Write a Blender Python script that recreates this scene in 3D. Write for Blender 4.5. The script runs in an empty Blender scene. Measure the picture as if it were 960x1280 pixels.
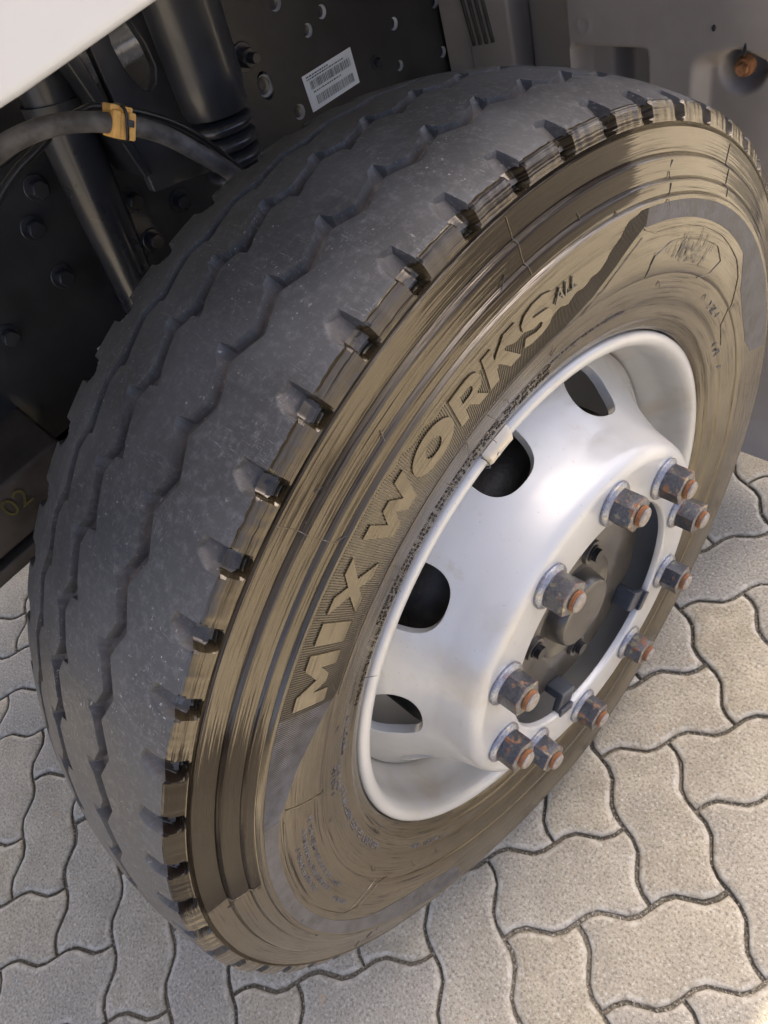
import bpy, bmesh, math, random
import numpy as np
from mathutils import Vector, Matrix
random.seed(7); rng = np.random.default_rng(7)
S = bpy.context.scene
COL = S.collection
H = 0.4995                      # wheel centre above the paving
R_ = math.radians

# ------------------------------------------------------------------ camera
cam_d = bpy.data.cameras.new('camera'); cam = bpy.data.objects.new('camera', cam_d); COL.objects.link(cam)
CR = ((0.69689501, 0.66055202, -0.27929978), (0.42246195, -0.69281141, -0.58441274), (-0.57953709, 0.2892808, -0.76187491))
cx, cy, cz = Vector(CR[0]), -Vector(CR[1]), -Vector(CR[2])
M = Matrix((cx, cy, cz)).transposed().to_4x4(); M.translation = Vector((0.288728, -0.294251, 0.718508 + H))
cam.matrix_world = M
cam_d.sensor_fit = 'VERTICAL'; cam_d.sensor_height = 36; cam_d.sensor_width = 27
cam_d.lens = 36 * 876.7 / 1280
cam_d.clip_start = 0.02; cam_d.clip_end = 200
cam_d.dof.use_dof = True; cam_d.dof.focus_distance = 0.62; cam_d.dof.aperture_fstop = 34
S.camera = cam

# ------------------------------------------------------------------ light
SUN_EL, SUN_AZ = R_(58), R_(-19.2)          # azimuth from +Y, clockwise: behind the truck
W = bpy.data.worlds.new('World'); S.world = W; W.use_nodes = True
nt = W.node_tree; bg = nt.nodes['Background']
sky = nt.nodes.new('ShaderNodeTexSky'); sky.sky_type = 'NISHITA'; sky.sun_disc = False
sky.sun_elevation = SUN_EL; sky.sun_rotation = SUN_AZ; sky.air_density = .30; sky.dust_density = 4.5; sky.ozone_density = 0
nt.links.new(sky.outputs[0], bg.inputs[0]); bg.inputs[1].default_value = 0.15
sun_d = bpy.data.lights.new('sun', 'SUN'); sun_d.energy = 3.2; sun_d.angle = R_(1.0); sun_d.color = (1, .89, .70)
sun = bpy.data.objects.new('sun', sun_d); COL.objects.link(sun)
sd = Vector((math.sin(SUN_AZ) * math.cos(SUN_EL), math.cos(SUN_AZ) * math.cos(SUN_EL), math.sin(SUN_EL)))
sun.rotation_euler = sd.to_track_quat('Z', 'Y').to_euler(); sun.location = sd * 8
S.view_settings.view_transform = 'Standard'; S.view_settings.look = 'None'
S.view_settings.gamma = 1; S.view_settings.exposure = 2.4; S.view_settings.use_curve_mapping = False
S.render.engine = 'CYCLES'; S.cycles.use_denoising = True
S.cycles.max_bounces = 8

# ------------------------------------------------------------------ helpers
class NT:
    """a material's node tree with short helpers"""
    def __init__(s, name):
        s.m = bpy.data.materials.new(name); s.m.use_nodes = True; s.t = s.m.node_tree
        s.b = s.t.nodes['Principled BSDF']
    def n(s, typ, **kw):
        x = s.t.nodes.new('ShaderNode' + typ)
        for k, v in kw.items(): setattr(x, k, v)
        return x
    def set(s, node, key, val):
        i = node.inputs[key]
        if isinstance(val, bpy.types.NodeSocket): s.t.links.new(val, i)
        elif isinstance(val, (tuple, list)) and len(val) == 3 and i.type == 'RGBA': i.default_value = (*val, 1)
        else: i.default_value = val
    def bs(s, **kw):
        for k, v in kw.items(): s.set(s.b, k.replace('_', ' '), v)
        return s
    def obj(s): return s.n('TexCoord').outputs['Object']
    def uv(s): return s.n('UVMap').outputs[0]
    def rand(s): return s.n('ObjectInfo').outputs['Random']
    def mapping(s, v, scale=(1, 1, 1), loc=(0, 0, 0)):
        m = s.n('Mapping'); s.set(m, 'Vector', v); s.set(m, 'Scale', scale); s.set(m, 'Location', loc); return m.outputs[0]
    def noise(s, v, scale, detail=3, rough=.5, dist=0):
        x = s.n('TexNoise'); s.set(x, 'Vector', v); s.set(x, 'Scale', scale); s.set(x, 'Detail', detail)
        s.set(x, 'Roughness', rough); s.set(x, 'Distortion', dist); return x.outputs[0]
    def vor(s, v, scale, out='Distance', feature='F1'):
        x = s.n('TexVoronoi', feature=feature); s.set(x, 'Vector', v); s.set(x, 'Scale', scale); return x.outputs[out]
    def ramp(s, f, a, b, ca=0., cb=1.):
        x = s.n('MapRange', interpolation_type='SMOOTHSTEP'); s.set(x, 0, f); s.set(x, 1, a); s.set(x, 2, b); s.set(x, 3, ca); s.set(x, 4, cb); return x.outputs[0]
    def mix(s, f, a, b):
        x = s.n('Mix', data_type='RGBA'); s.set(x, 0, f); s.set(x, 6, a); s.set(x, 7, b); return x.outputs[2]
    def math(s, op, a, b=0.):
        x = s.n('Math', operation=op); s.set(x, 0, a); s.set(x, 1, b); return x.outputs[0]
    def bump(s, h, strength=.3, dist=.001, normal=None):
        x = s.n('Bump'); s.set(x, 'Height', h); s.set(x, 'Strength', strength); s.set(x, 'Distance', dist)
        if normal is not None: s.set(x, 'Normal', normal)
        return x.outputs[0]

def link(name, me, parent=None, mats=()):
    for m in mats: me.materials.append(m)
    o = bpy.data.objects.new(name, me); COL.objects.link(o)
    if parent: o.parent = parent
    return o
def tag(o, label=None, cat=None, kind=None, group=None):
    if label: o['label'] = label
    if cat: o['category'] = cat
    if kind: o['kind'] = kind
    if group: o['group'] = group
    return o
def empty(name, loc=(0, 0, 0)):
    o = bpy.data.objects.new(name, None); o.location = loc; o.empty_display_size = .1; COL.objects.link(o); return o
def mesh(name, verts, faces, smooth=None, doubles=False):
    me = bpy.data.meshes.new(name); me.from_pydata([tuple(map(float, v)) for v in verts], [], faces)
    if doubles:
        bm = bmesh.new(); bm.from_mesh(me); bmesh.ops.remove_doubles(bm, verts=bm.verts, dist=1e-5)
        bmesh.ops.recalc_face_normals(bm, faces=bm.faces); bm.to_mesh(me); bm.free()
    if smooth is not None:
        me.shade_smooth(); me.set_sharp_from_angle(angle=R_(smooth))
    return me
def bmmesh(name, bm, smooth=None, recalc=True):
    if recalc: bmesh.ops.recalc_face_normals(bm, faces=bm.faces)
    me = bpy.data.meshes.new(name); bm.to_mesh(me); bm.free()
    if smooth is not None: me.shade_smooth(); me.set_sharp_from_angle(angle=R_(smooth))
    return me
def pol(x, r, a): return (x, r * math.cos(a), r * math.sin(a) + H)      # point on the wheel: x outward, a from +y
def lathe(name, prof, n=96, smooth=35, axis=None, close=False):
    """revolve (x, r) about the wheel axis"""
    V, F = [], []
    for k in range(n):
        a = 2 * math.pi * k / n
        V += [pol(x, r, a) for x, r in prof]
    m = len(prof)
    for k in range(n):
        k2 = (k + 1) % n
        for i in range(m - 1 + (1 if close else 0)):
            i2 = (i + 1) % m
            F.append((k * m + i, k * m + i2, k2 * m + i2, k2 * m + i))
    return mesh(name, V, F, smooth, True)
def box_bm(bm, c, sz, bev=0, rot=None):
    mt = Matrix.Translation(c) @ (rot.to_4x4() if rot else Matrix()) @ Matrix.Diagonal((*sz, 1))
    r = bmesh.ops.create_cube(bm, size=1, matrix=mt)
    if bev:
        es = list({e for v in r['verts'] for e in v.link_edges})
        bmesh.ops.bevel(bm, geom=es, offset=bev, segments=3, affect='EDGES', profile=.6)
def tube(name, pts, rad, n=12, smooth=60, caps=True, res=8):
    """a bent tube along a smooth path; rad a number or one per point"""
    P = [Vector(p) for p in pts]; rad = [rad] * len(P) if not hasattr(rad, '__len__') else list(rad)
    path, rr = [], []
    for i in range(len(P) - 1):
        p0, p1, p2, p3 = P[max(i - 1, 0)], P[i], P[i + 1], P[min(i + 2, len(P) - 1)]
        for k in range(res):
            t = k / res
            path.append(.5 * ((2 * p1) + (p2 - p0) * t + (2 * p0 - 5 * p1 + 4 * p2 - p3) * t * t + (3 * p1 - p0 - 3 * p2 + p3) * t ** 3))
            rr.append(rad[i] * (1 - t) + rad[i + 1] * t)
    path.append(P[-1]); rr.append(rad[-1])
    V, F = [], []; up = Vector((.3, .2, 1)).normalized()
    for i, q in enumerate(path):
        d = (path[min(i + 1, len(path) - 1)] - path[max(i - 1, 0)]).normalized()
        u = d.cross(up); u = (u if u.length > 1e-3 else d.cross(Vector((1, 0, 0)))).normalized(); w = d.cross(u).normalized(); up = -u.cross(d) if False else up
        for k in range(n):
            a = 2 * math.pi * k / n; V.append(q + (u * math.cos(a) + w * math.sin(a)) * rr[i])
    for i in range(len(path) - 1):
        for k in range(n):
            F.append((i * n + k, i * n + (k + 1) % n, (i + 1) * n + (k + 1) % n, (i + 1) * n + k))
    if caps: F.append(tuple(range(n))); F.append(tuple(range(len(path) * n - n, len(path) * n)))
    return mesh(name, V, F, smooth, True)
def poly_bm(loops):
    """flat polygon with holes in the xy plane, triangulated"""
    bm = bmesh.new()
    for lp in loops:
        vs = [bm.verts.new((x, y, 0)) for x, y in lp]
        for i in range(len(vs)): bm.edges.new((vs[i], vs[(i + 1) % len(vs)]))
    bmesh.ops.triangle_fill(bm, use_beauty=True, use_dissolve=False, edges=bm.edges[:])
    return bm
def circ(cx_, cy_, r, n=20, ry=None, rot=0):
    ry = ry or r
    return [(cx_ + r * math.cos(a) * math.cos(rot) - ry * math.sin(a) * math.sin(rot), cy_ + r * math.cos(a) * math.sin(rot) + ry * math.sin(a) * math.cos(rot)) for a in [2 * math.pi * k / n for k in range(n)]]

# ------------------------------------------------------------------ materials
def mat_tread():
    t = NT('tread_rubber'); o = t.obj()
    n1 = t.noise(o, 9, 4); n2 = t.noise(o, 160, 4, .7); sp = t.noise(o, 300, 2, .6)
    c = t.mix(t.ramp(n1, .35, .7), (.046, .0445, .043), (.080, .0785, .076))
    c = t.mix(t.math('MULTIPLY', t.ramp(n2, .45, .75), .5), c, (.14, .138, .135))
    scr = t.noise(t.mapping(o, (90, 900, 260)), 1, 3, .7); scr2 = t.noise(t.mapping(o, (700, 160, 160)), 1, 3, .7)
    c = t.mix(t.math('MULTIPLY', t.ramp(t.math('MAXIMUM', scr, scr2), .58, .72), t.ramp(t.noise(o, 26, 4, .6), .42, .66, .1, .75)), c, (.22, .215, .205))
    dust = t.math('MULTIPLY', t.ramp(sp, .66, .74), t.ramp(t.noise(o, 14, 3), .42, .66))
    c = t.mix(dust, c, (.36, .35, .33))
    b = t.bump(n2, .22, .0012); b = t.bump(t.noise(o, 900, 2), .25, .0004, b)
    at = t.n('Attribute', attribute_name='dust').outputs['Fac']
    g1 = t.noise(o, 45, 4, .6); g2 = t.noise(o, 380, 3, .7)
    gc = t.mix(t.ramp(g1, .35, .68), (.055, .046, .039), (.125, .104, .088))
    gc = t.mix(t.math('MULTIPLY', t.ramp(g2, .6, .72), .5), gc, (.30, .27, .24))
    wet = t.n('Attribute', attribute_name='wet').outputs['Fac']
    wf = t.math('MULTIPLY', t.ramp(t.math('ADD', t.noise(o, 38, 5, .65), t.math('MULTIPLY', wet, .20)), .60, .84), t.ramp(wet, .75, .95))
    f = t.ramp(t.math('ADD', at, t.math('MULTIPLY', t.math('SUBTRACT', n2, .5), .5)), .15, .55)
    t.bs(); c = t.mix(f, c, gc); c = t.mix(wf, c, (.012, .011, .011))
    t.bs(Base_Color=c, Roughness=t.math('SUBTRACT', t.ramp(n1, .3, .7, .50, .66), t.math('SUBTRACT', t.math('MULTIPLY', wf, .26), t.math('MULTIPLY', f, .25))), Normal=b); t.set(t.b, 'Specular IOR Level', .45)
    return t.m
def mat_side(name='dressed_sidewall_rubber', film=1.0, matte=0.0, relief=.5):
    """glossy black rubber under a brownish wax film brushed on round the wheel"""
    t = NT(name); u = t.uv()
    st = t.noise(t.mapping(u, (15, 430, 1)), 1, 4, .65)           # brush strokes, long round the wheel
    st2 = t.noise(t.mapping(u, (26, 900, 1)), 1, 3, .65)
    big = t.noise(t.mapping(u, (14, 46, 1)), 1, 3, .55)
    patch = t.noise(t.mapping(u, (30, 60, 1)), 1, 4, .6)
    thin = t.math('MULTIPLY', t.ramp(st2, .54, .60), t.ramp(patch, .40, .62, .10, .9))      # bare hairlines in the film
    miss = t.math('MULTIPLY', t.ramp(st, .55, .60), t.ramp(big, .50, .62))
    at = t.n('Attribute', attribute_name='bare_and_reflection').outputs['Fac']; fine = t.noise(t.mapping(u, (18, 640, 1)), 1, 5, .75)
    dark_refl = t.ramp(t.math('ADD', at, t.math('MULTIPLY', t.math('SUBTRACT', fine, .5), 2.6)), .44, .60)  # dark reflections painted in through the vertex attribute, streaked by the brush noise
    bare_and_reflection = t.math('MAXIMUM', t.math('MAXIMUM', thin, miss), dark_refl)
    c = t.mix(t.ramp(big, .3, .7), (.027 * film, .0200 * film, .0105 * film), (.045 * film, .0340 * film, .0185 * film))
    c = t.mix(bare_and_reflection, c, (.014, .010, .0075))
    r = t.math('SUBTRACT', t.ramp(patch, .3, .7, .14 + matte, .26 + matte), t.math('MULTIPLY', bare_and_reflection, .10))
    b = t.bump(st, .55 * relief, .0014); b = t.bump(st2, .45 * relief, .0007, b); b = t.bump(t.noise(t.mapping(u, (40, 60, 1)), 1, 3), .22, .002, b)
    t.bs(Base_Color=c, Roughness=r, Normal=b, IOR=1.5, Coat_Weight=t.math('MULTIPLY', t.math('SUBTRACT', 1., t.math('MULTIPLY', bare_and_reflection, .85)), .5), Coat_Roughness=.05 + matte, Coat_IOR=1.6, Coat_Normal=b, Specular_Tint=(1., .88, .70), Coat_Tint=(1., .96, .88))
    t.set(t.b, 'Specular IOR Level', t.math('SUBTRACT', .5, t.math('MULTIPLY', bare_and_reflection, .40)))
    return t.m
def mat_simple(name, col, rough=.5, metal=0., var=.25, nscale=30, bump=.1, coat=0., spec=.5, bscale=300):
    t = NT(name); o = t.obj(); n = t.noise(o, nscale, 4, .6)
    a = tuple(x * (1 - var) for x in col); b = tuple(min(1, x * (1 + var)) for x in col)
    t.bs(Base_Color=t.mix(t.ramp(n, .3, .7), a, b), Roughness=t.ramp(n, .3, .7, max(.03, rough - .07), min(1, rough + .07)), Metallic=metal, Coat_Weight=coat, Coat_Roughness=.08)
    t.set(t.b, 'Specular IOR Level', spec)
    if bump: t.bs(Normal=t.bump(t.noise(o, bscale, 3), bump, .001))
    return t.m
def mat_wheel():
    t = NT('silver_white_wheel_paint'); o = t.obj()
    n = t.noise(o, 7, 4); g = t.noise(o, 2600, 1)
    c = t.mix(t.ramp(n, .3, .7), (.39, .393, .386), (.45, .448, .436))
    grime = t.math('MULTIPLY', t.ramp(t.noise(o, 11, 4, .55, .3), .52, .80), .55)
    c = t.mix(grime, c, (.30, .245, .165))
    drip = t.math('MULTIPLY', t.ramp(t.noise(t.mapping(o, (60, 60, 7)), 1, 4, .6), .56, .72), t.ramp(t.noise(o, 9, 2), .46, .62, 0, .38)); c = t.mix(drip, c, (.30, .21, .10))
    spk = t.math('MULTIPLY', t.ramp(t.noise(o, 300, 2), .70, .76), .6)
    c = t.mix(spk, c, (.24, .21, .17))
    b = t.bump(t.noise(o, 40, 2), .06, .0012); b = t.bump(g, .06, .0004, b)
    t.bs(Base_Color=c, Metallic=.12, Roughness=t.ramp(t.noise(o, 30, 3), .3, .7, .30, .42), Coat_Weight=.55, Coat_Roughness=.12, Normal=b)
    return t.m
def mat_rusty(name, steel, rust_amt, metal=.75):
    t = NT(name); o = t.obj(); rd = t.rand()
    off = t.n('Combine' + 'XYZ'); 
    for i in range(3): t.set(off, i, t.math('MULTIPLY', rd, 7.3 + 3 * i))
    v = t.n('VectorMath', operation='ADD'); t.set(v, 0, o); t.set(v, 1, off.outputs[0]); v = v.outputs[0]
    n = t.noise(v, 70, 5, .65); n2 = t.noise(v, 420, 4, .6)
    c = t.mix(t.ramp(n2, .3, .7), steel, tuple(x * 1.7 for x in steel))
    c = t.mix(t.ramp(t.noise(v, 120, 3), .56, .66, 0, .5), c, (.40, .36, .22))
    # rust gathers on worn edges and in patches
    bv = t.n('Bevel', samples=6); t.set(bv, 'Radius', .0016); ge = t.n('NewGeometry')
    dt = t.n('VectorMath', operation='DOT_PRODUCT'); t.set(dt, 0, bv.outputs[0]); t.set(dt, 1, ge.outputs['True Normal'])
    edge = t.math('MULTIPLY', t.ramp(dt.outputs['Value'], .985, .90), t.ramp(t.noise(v, 200, 3), .38, .52))
    m = t.math('MINIMUM', t.math('ADD', t.ramp(n, .66 - rust_amt * .22, .76 - rust_amt * .22), edge), 1.)
    rust = t.mix(n2, (.13, .052, .022), (.31, .135, .052))
    c = t.mix(m, c, rust)
    t.bs(Base_Color=c, Metallic=t.math('MULTIPLY', t.math('SUBTRACT', 1., m), metal), Roughness=t.ramp(m, 0, 1, .34, .85), Normal=t.bump(n2, .35, .0008))
    return t.m
def mat_paver():
    t = NT('concrete_paving'); o = t.obj(); rd = t.rand()
    off = t.n('CombineXYZ'); t.set(off, 0, t.math('MULTIPLY', rd, 37.)); t.set(off, 1, t.math('MULTIPLY', rd, 91.))
    v = t.n('VectorMath', operation='ADD'); t.set(v, 0, o); t.set(v, 1, off.outputs[0]); v = v.outputs[0]
    n1 = t.noise(v, 16, 4, .6); n2 = t.noise(v, 230, 5, .75); n3 = t.noise(v, 110, 3, .6)
    c = t.mix(t.ramp(n1, .3, .7), (.315, .270, .185), (.445, .386, .275))
    c = t.mix(t.ramp(rd, 0, 1, 0, .75), c, (.285, .265, .225))
    c = t.mix(t.ramp(t.noise(v, 7, 4, .6, .5), .52, .70, 0, .45), c, (.25, .225, .18))
    c = t.mix(t.ramp(n2, .50, .62, 0, .75), c, (.13, .117, .095))
    c = t.mix(t.ramp(n2, .34, .45, .8, 0), c, (.56, .53, .46))
    c = t.mix(t.ramp(t.vor(v, 95), .03, .10, .55, 0), c, (.56, .54, .49))
    c = t.mix(t.math('MULTIPLY', t.ramp(t.noise(v, 34, 3), .66, .73), .35), c, (.42, .26, .13))
    zz = t.n('SeparateXYZ'); t.set(zz, 0, o); ed = t.math('MULTIPLY', t.ramp(zz.outputs[2], -.0045, -.0022), t.ramp(zz.outputs[2], -.0003, -.0009))
    c = t.mix(t.math('MULTIPLY', ed, t.ramp(t.noise(v, 60, 3), .35, .65, .05, .55)), c, (.52, .48, .40))
    c = t.mix(t.ramp(zz.outputs[2], -.0040, -.0075, 0, .7), c, (.09, .078, .058))
    b = t.bump(n2, .7, .0022); b = t.bump(n3, .35, .003, b)
    t.bs(Base_Color=c, Roughness=.9, Normal=b); t.set(t.b, 'Specular IOR Level', .3)
    return t.m
def mat_sand():
    t = NT('joint_sand'); o = t.obj(); n = t.noise(o, 300, 4, .7); n1 = t.noise(o, 5, 3)
    c = t.mix(t.ramp(n, .35, .65), (.085, .074, .055), (.30, .265, .20)); c = t.mix(t.ramp(n1, .4, .65, 0, .5), c, (.035, .032, .022))
    t.bs(Base_Color=c, Roughness=.95, Normal=t.bump(n, .8, .004)); return t.m

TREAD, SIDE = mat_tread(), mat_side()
HATCH = mat_simple('dull_black_rubber', (.026, .021, .018), .40, var=.3, spec=.5, coat=.35)
STRIP = mat_simple('undressed_grey_rubber', (.062, .060, .063), .62, var=.35, nscale=60, bump=.5, spec=.45)
LETTER = mat_side('dressed_letter_rubber', 1.3, 0.0, .12)
MARK = mat_simple('embossed_mark_rubber', (.035, .030, .026), .3, var=.4, coat=.5)
PAINT = mat_wheel()
PAVER, SAND = mat_paver(), mat_sand()
BLACK = mat_simple('black_chassis_paint', (.028, .0275, .0275), .42, var=.25, coat=.15, nscale=12)
BLACKGLOSS = mat_simple('satin_black_paint', (.028, .029, .033), .32, var=.2, coat=.3, nscale=10, bump=.03)
RUBBER = mat_simple('dusty_black_hose_rubber', (.10, .094, .090), .62, var=.55, nscale=45, bump=.35)
CABLE = mat_simple('black_cable_sheath', (.012, .012, .013), .35, var=.3)
PLASTIC = mat_simple('grey_mudguard_plastic', (.30, .272, .25), .55, var=.16, nscale=5, bump=.25, bscale=700)
WHITE = mat_simple('white_body_paint', (.40, .415, .44), .22, var=.02, coat=.7, nscale=3, bump=0)
YELLOW = mat_simple('yellow_foam_rubber', (.78, .45, .13), .6, var=.2, nscale=60, bump=.35)
HOLE = mat_simple('painted_hole_light', (.62, .62, .62), .5, var=.3)  # pale grey stands in for the brightness seen inside the holes
METAL = mat_simple('bare_zinc', (.55, .55, .56), .35, .8, var=.2)
HUBM = mat_simple('brown_grey_hub_paint', (.042, .037, .031), .36, var=.22, coat=.3, nscale=22)
DARKM = mat_simple('dark_brake_drum_iron', (.018, .016, .015), .55, .2, var=.6, nscale=40, bump=.5)
CLIP = mat_simple('charcoal_plastic', (.030, .034, .043), .42, var=.25, coat=.1)
NUT = mat_rusty('weathered_steel', (.085, .088, .098), .45)
WASHER = mat_rusty('zinc_washer_steel', (.17, .185, .22), .12)
STUD = mat_rusty('orange_rusted_thread', (.10, .09, .08), 1.6)
STUDEND = mat_simple('grey_stud_end', (.22, .20, .185), .5, .5, var=.3, nscale=200)
RUST = mat_simple('rusty_bolt', (.32, .15, .065), .75, var=.5, nscale=120, bump=.5)
PAPER = mat_simple('label_paper', (.84, .88, .90), .5, var=.05)
INK = mat_simple('label_ink', (.10, .105, .11), .6, var=.2)
YPRINT = mat_simple('yellow_marking', (.085, .07, .015), .6, var=.2)
WPRINT = mat_simple('white_marking', (.55, .55, .53), .6, var=.2)
WEIGHT = mat_simple('beige_painted_zinc', (.50, .45, .36), .38, .2, var=.12)

# ------------------------------------------------------------------ paving
TH, OX, OY, PW = 0.90544, 0.211864, -0.140592, 0.11038
ct, sn = math.cos(TH), math.sin(TH)
def gxy(i, j): return (OX + PW * (ct * i - sn * j), OY + PW * (sn * i + ct * j))
def unit_edge(p, d, n=6):
    """one wavy side of a paving block, from grid point p in direction d, in grid units"""
    dx, dy = d
    fwd = (dx, dy) if (dx > 0 or dy > 0) else (-dx, -dy)
    out = []
    for k in range(n):
        t = k / n
        s = t if fwd == (dx, dy) else 1 - t
        # flat-sided S curve: +.078 to the left of fwd at 1/3, -.078 at 2/3
        xs = [0, .14, .28, .42, .58, .72, .86, 1]; ys = [0, .055, .080, .05, -.05, -.080, -.055, 0]
        off = float(np.interp(s, xs, ys))
        out.append((p[0] + dx * t - fwd[1] * off, p[1] + dy * t + fwd[0] * off))
    return out
def outline(w, h, n=6):
    o = []; x, y = 0, 0
    for d, c in (((1, 0), w), ((0, 1), h), ((-1, 0), w), ((0, -1), h)):
        for _ in range(c): o += unit_edge((x, y), d, n); x += d[0]; y += d[1]
    return o
def inset(lp, d):
    n = len(lp); out = []
    for i in range(n):
        p, q, r = Vector(lp[i - 1]), Vector(lp[i]), Vector(lp[(i + 1) % n])
        a, b = (q - p).normalized(), (r - q).normalized()
        na, nb = Vector((-a.y, a.x)), Vector((-b.y, b.x)); m = (na + nb); m = m / max(.4, m.dot(m)) * 2 if m.length > .2 else na
        out.append(tuple(q + m * d))
    return out
def paver_mesh(w, h, seed):
    lp = [(x - w / 2, y - h / 2) for x, y in outline(w, h)]
    lp = [((ct * x - sn * y) * PW, (sn * x + ct * y) * PW) for x, y in lp]
    r = random.Random(seed); n = len(lp)
    j = [r.uniform(-.0006, .0006) for _ in lp]
    rings = [(.0025, -.05), (.0025, -.0064), (.0038, -.0030), (.0078, -.0010), (.0140, 0)]
    V = []
    for d, z in rings:
        q = inset(lp, d)
        for i, (x, y) in enumerate(q):
            jj = j[i] if -.04 < z < -.0003 else 0
            V.append((x + jj, y + jj, z + (jj * .8 if z > -.04 and z < 0 else 0)))
    F = []
    for k in range(len(rings) - 1):
        for i in range(n): F.append((k * n + i, k * n + (i + 1) % n, (k + 1) * n + (i + 1) % n, (k + 1) * n + i))
    F.append(tuple((len(rings) - 1) * n + i for i in range(n)))
    return mesh('paving_block', V, F, 50)
ground = link('pavement', mesh('pavement', [(-40, -40, -.0095), (40, -40, -.0095), (40, 40, -.0095), (-40, 40, -.0095)], [(0, 1, 2, 3)]), None, [SAND])
tag(ground, 'pavement of interlocking wavy grey concrete blocks under the truck', kind='structure')
PM = {}
for nm, (w, h) in (('H', (2, 1)), ('V', (1, 2))):
    PM[nm] = [paver_mesh(w, h, s + 10 * (nm == 'V')) for s in range(4)]
    for m in PM[nm]: m.materials.append(PAVER)
MI = cam.matrix_world.inverted()
def px(p):
    q = MI @ Vector(p)
    if q.z > -.05: return None
    f = 876.7
    return (480 + f * q.x / -q.z, 640 - f * q.y / -q.z)
blocks = []
for m in range(-24, 25):
    for k in range(-48, 49):
        for nm, (i0, j0), (w, h) in (('H', (-1, -1), (2, 1)), ('V', (0, 0), (1, 2))):
            i, j = i0 + k + 2 * m, j0 - k + 2 * m
            x, y = gxy(i + w / 2, j + h / 2)
            if abs(x) < 4 and abs(y) < 4: blocks.append((nm, x, y))
far_bm = bmesh.new(); near = []
for b in blocks:
    q = px((b[1], b[2], 0))
    if q and -90 < q[0] < 1050 and -50 < q[1] < 1370 and b[1] > -1.9 and (Vector((b[1], b[2], 0)) - cam.location).length < 2.6: near.append(b)
    else:
        mt = Matrix.Translation((b[1], b[2], random.uniform(-.0012, .0008)))
        me = random.choice(PM[b[0]]); n0 = len(far_bm.verts)
        far_bm.from_mesh(me); far_bm.verts.ensure_lookup_table()
        for v in far_bm.verts[n0:]: v.co = mt @ v.co
for nm, x, y in near:
    o = link('paving_block', random.choice(PM[nm]), ground)
    o.location = (x + random.uniform(-.0007, .0007), y + random.uniform(-.0007, .0007), random.uniform(-.0014, .0012))
    o.rotation_euler = (random.gauss(0, .006), random.gauss(0, .006), random.gauss(0, .004))
print('paving blocks', len(near), 'far', len(blocks) - len(near))
me = bmmesh('paving_around', far_bm, 50, False)
tag(link('paving_blocks_around', me, ground, [PAVER]), kind='stuff')
# grit lying in the joints
GV, GF = [], []
def grit(x, y, z, s):
    n0 = len(GV); a = random.uniform(0, 6.28)
    for dx, dy, dz in ((1, 0, 0), (-.4, .8, 0), (-.5, -.7, .1), (.1, 0, .9), (.2, .1, -.7)):
        GV.append((x + s * (dx * math.cos(a) - dy * math.sin(a)) * random.uniform(.7, 1.2), y + s * (dx * math.sin(a) + dy * math.cos(a)), z + s * dz * random.uniform(.6, 1.1)))
    GF.extend([(n0 + i, n0 + (i + 1) % 3, n0 + 3) for i in range(3)] + [(n0 + (i + 1) % 3, n0 + i, n0 + 4) for i in range(3)])
for i in range(-16, 12):
    for j in range(-12, 14):
        for d in ((1, 0), (0, 1)):
            x, y = gxy(i + .5 * d[0], j + .5 * d[1]); q = px((x, y, 0))
            if not q or not (-60 < q[0] < 1020 and 400 < q[1] < 1340): continue
            # is this unit edge a joint between blocks?  (inside a block there is none)
            inside = False
            s2 = (i - j) % 4 if d == (0, 1) else None
            e = unit_edge((i, j), d, 12)
            dens = random.choice((.3, .8, 2.0, 3.2)) * (1.3 if x > .05 else .6)
            for _ in range(int(26 * dens)):
                p = random.choice(e); gx_, gy_ = gxy(*p)
                grit(gx_ + random.gauss(0, .0016), gy_ + random.gauss(0, .0016), -.0070 + random.uniform(-.003, .004), random.uniform(.0006, .0018))
gm = mat_simple('joint_gravel', (.42, .38, .31), .85, var=.5, nscale=500, bump=0)
tag(link('joint_gravel', mesh('joint_gravel', GV, GF), ground, [gm]), kind='stuff')

# ------------------------------------------------------------------ wheel
wheel = tag(empty('wheel_assembly', (0, 0, 0)), 'truck front wheel with worn black tyre, silver rim and ten rusty nuts', 'wheel')
NPER, NP = 30, 60
NTH = NPER * NP
th = (-90 + np.arange(NTH + 1) * (360 / NTH))            # degrees, seam on the ground side
ph = np.mod(th - 1.6, 6.0)                               # 0 at the inner kinks / notches
def zig(kR=3.3):
    """0 at the inner (L) kink, 1 at the outer (R) kink"""
    return np.where(ph < kR, ph / kR, (6 - ph) / (6 - kR))
Z = zig()
wob = .0006 * np.interp(np.mod(th * 7.31, 360), np.arange(0, 361, 3), rng.normal(0, 1, 121))
def crown(x): return .5040 - .0154 * ((x + .112) / .110) ** 2
def nickL(w=.0075, a=1.55): return np.where(np.mod(ph + .9, 6) < a, w * (1 - np.mod(ph + .9, 6) / a), 0)
def nickR(w=.006, a=1.3):
    q = np.mod(ph - 3.3 + .2, 6); return np.where(q < a, w * q / a, 0)
dn = np.abs(np.mod(th - 1.8 + 3, 6) - 3)                 # degrees from the notch centre
D_N = .0110; ds_ = np.mod(th - 1.8 + 3, 6) - 3; zero_ = np.zeros_like(th)
def notch(hw, depth=D_N): return depth * np.clip((hw - dn) / .28, 0, 1) ** .8 if hw > 0 else np.zeros_like(th)
cols = []      # (x array, r array, material of the strip that follows, v coordinate)
def col(x, r, mat, dust=0.):
    cols.append((np.broadcast_to(x, th.shape).copy(), np.broadcast_to(r, th.shape).copy(), mat, np.broadcast_to(dust, th.shape)))
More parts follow.
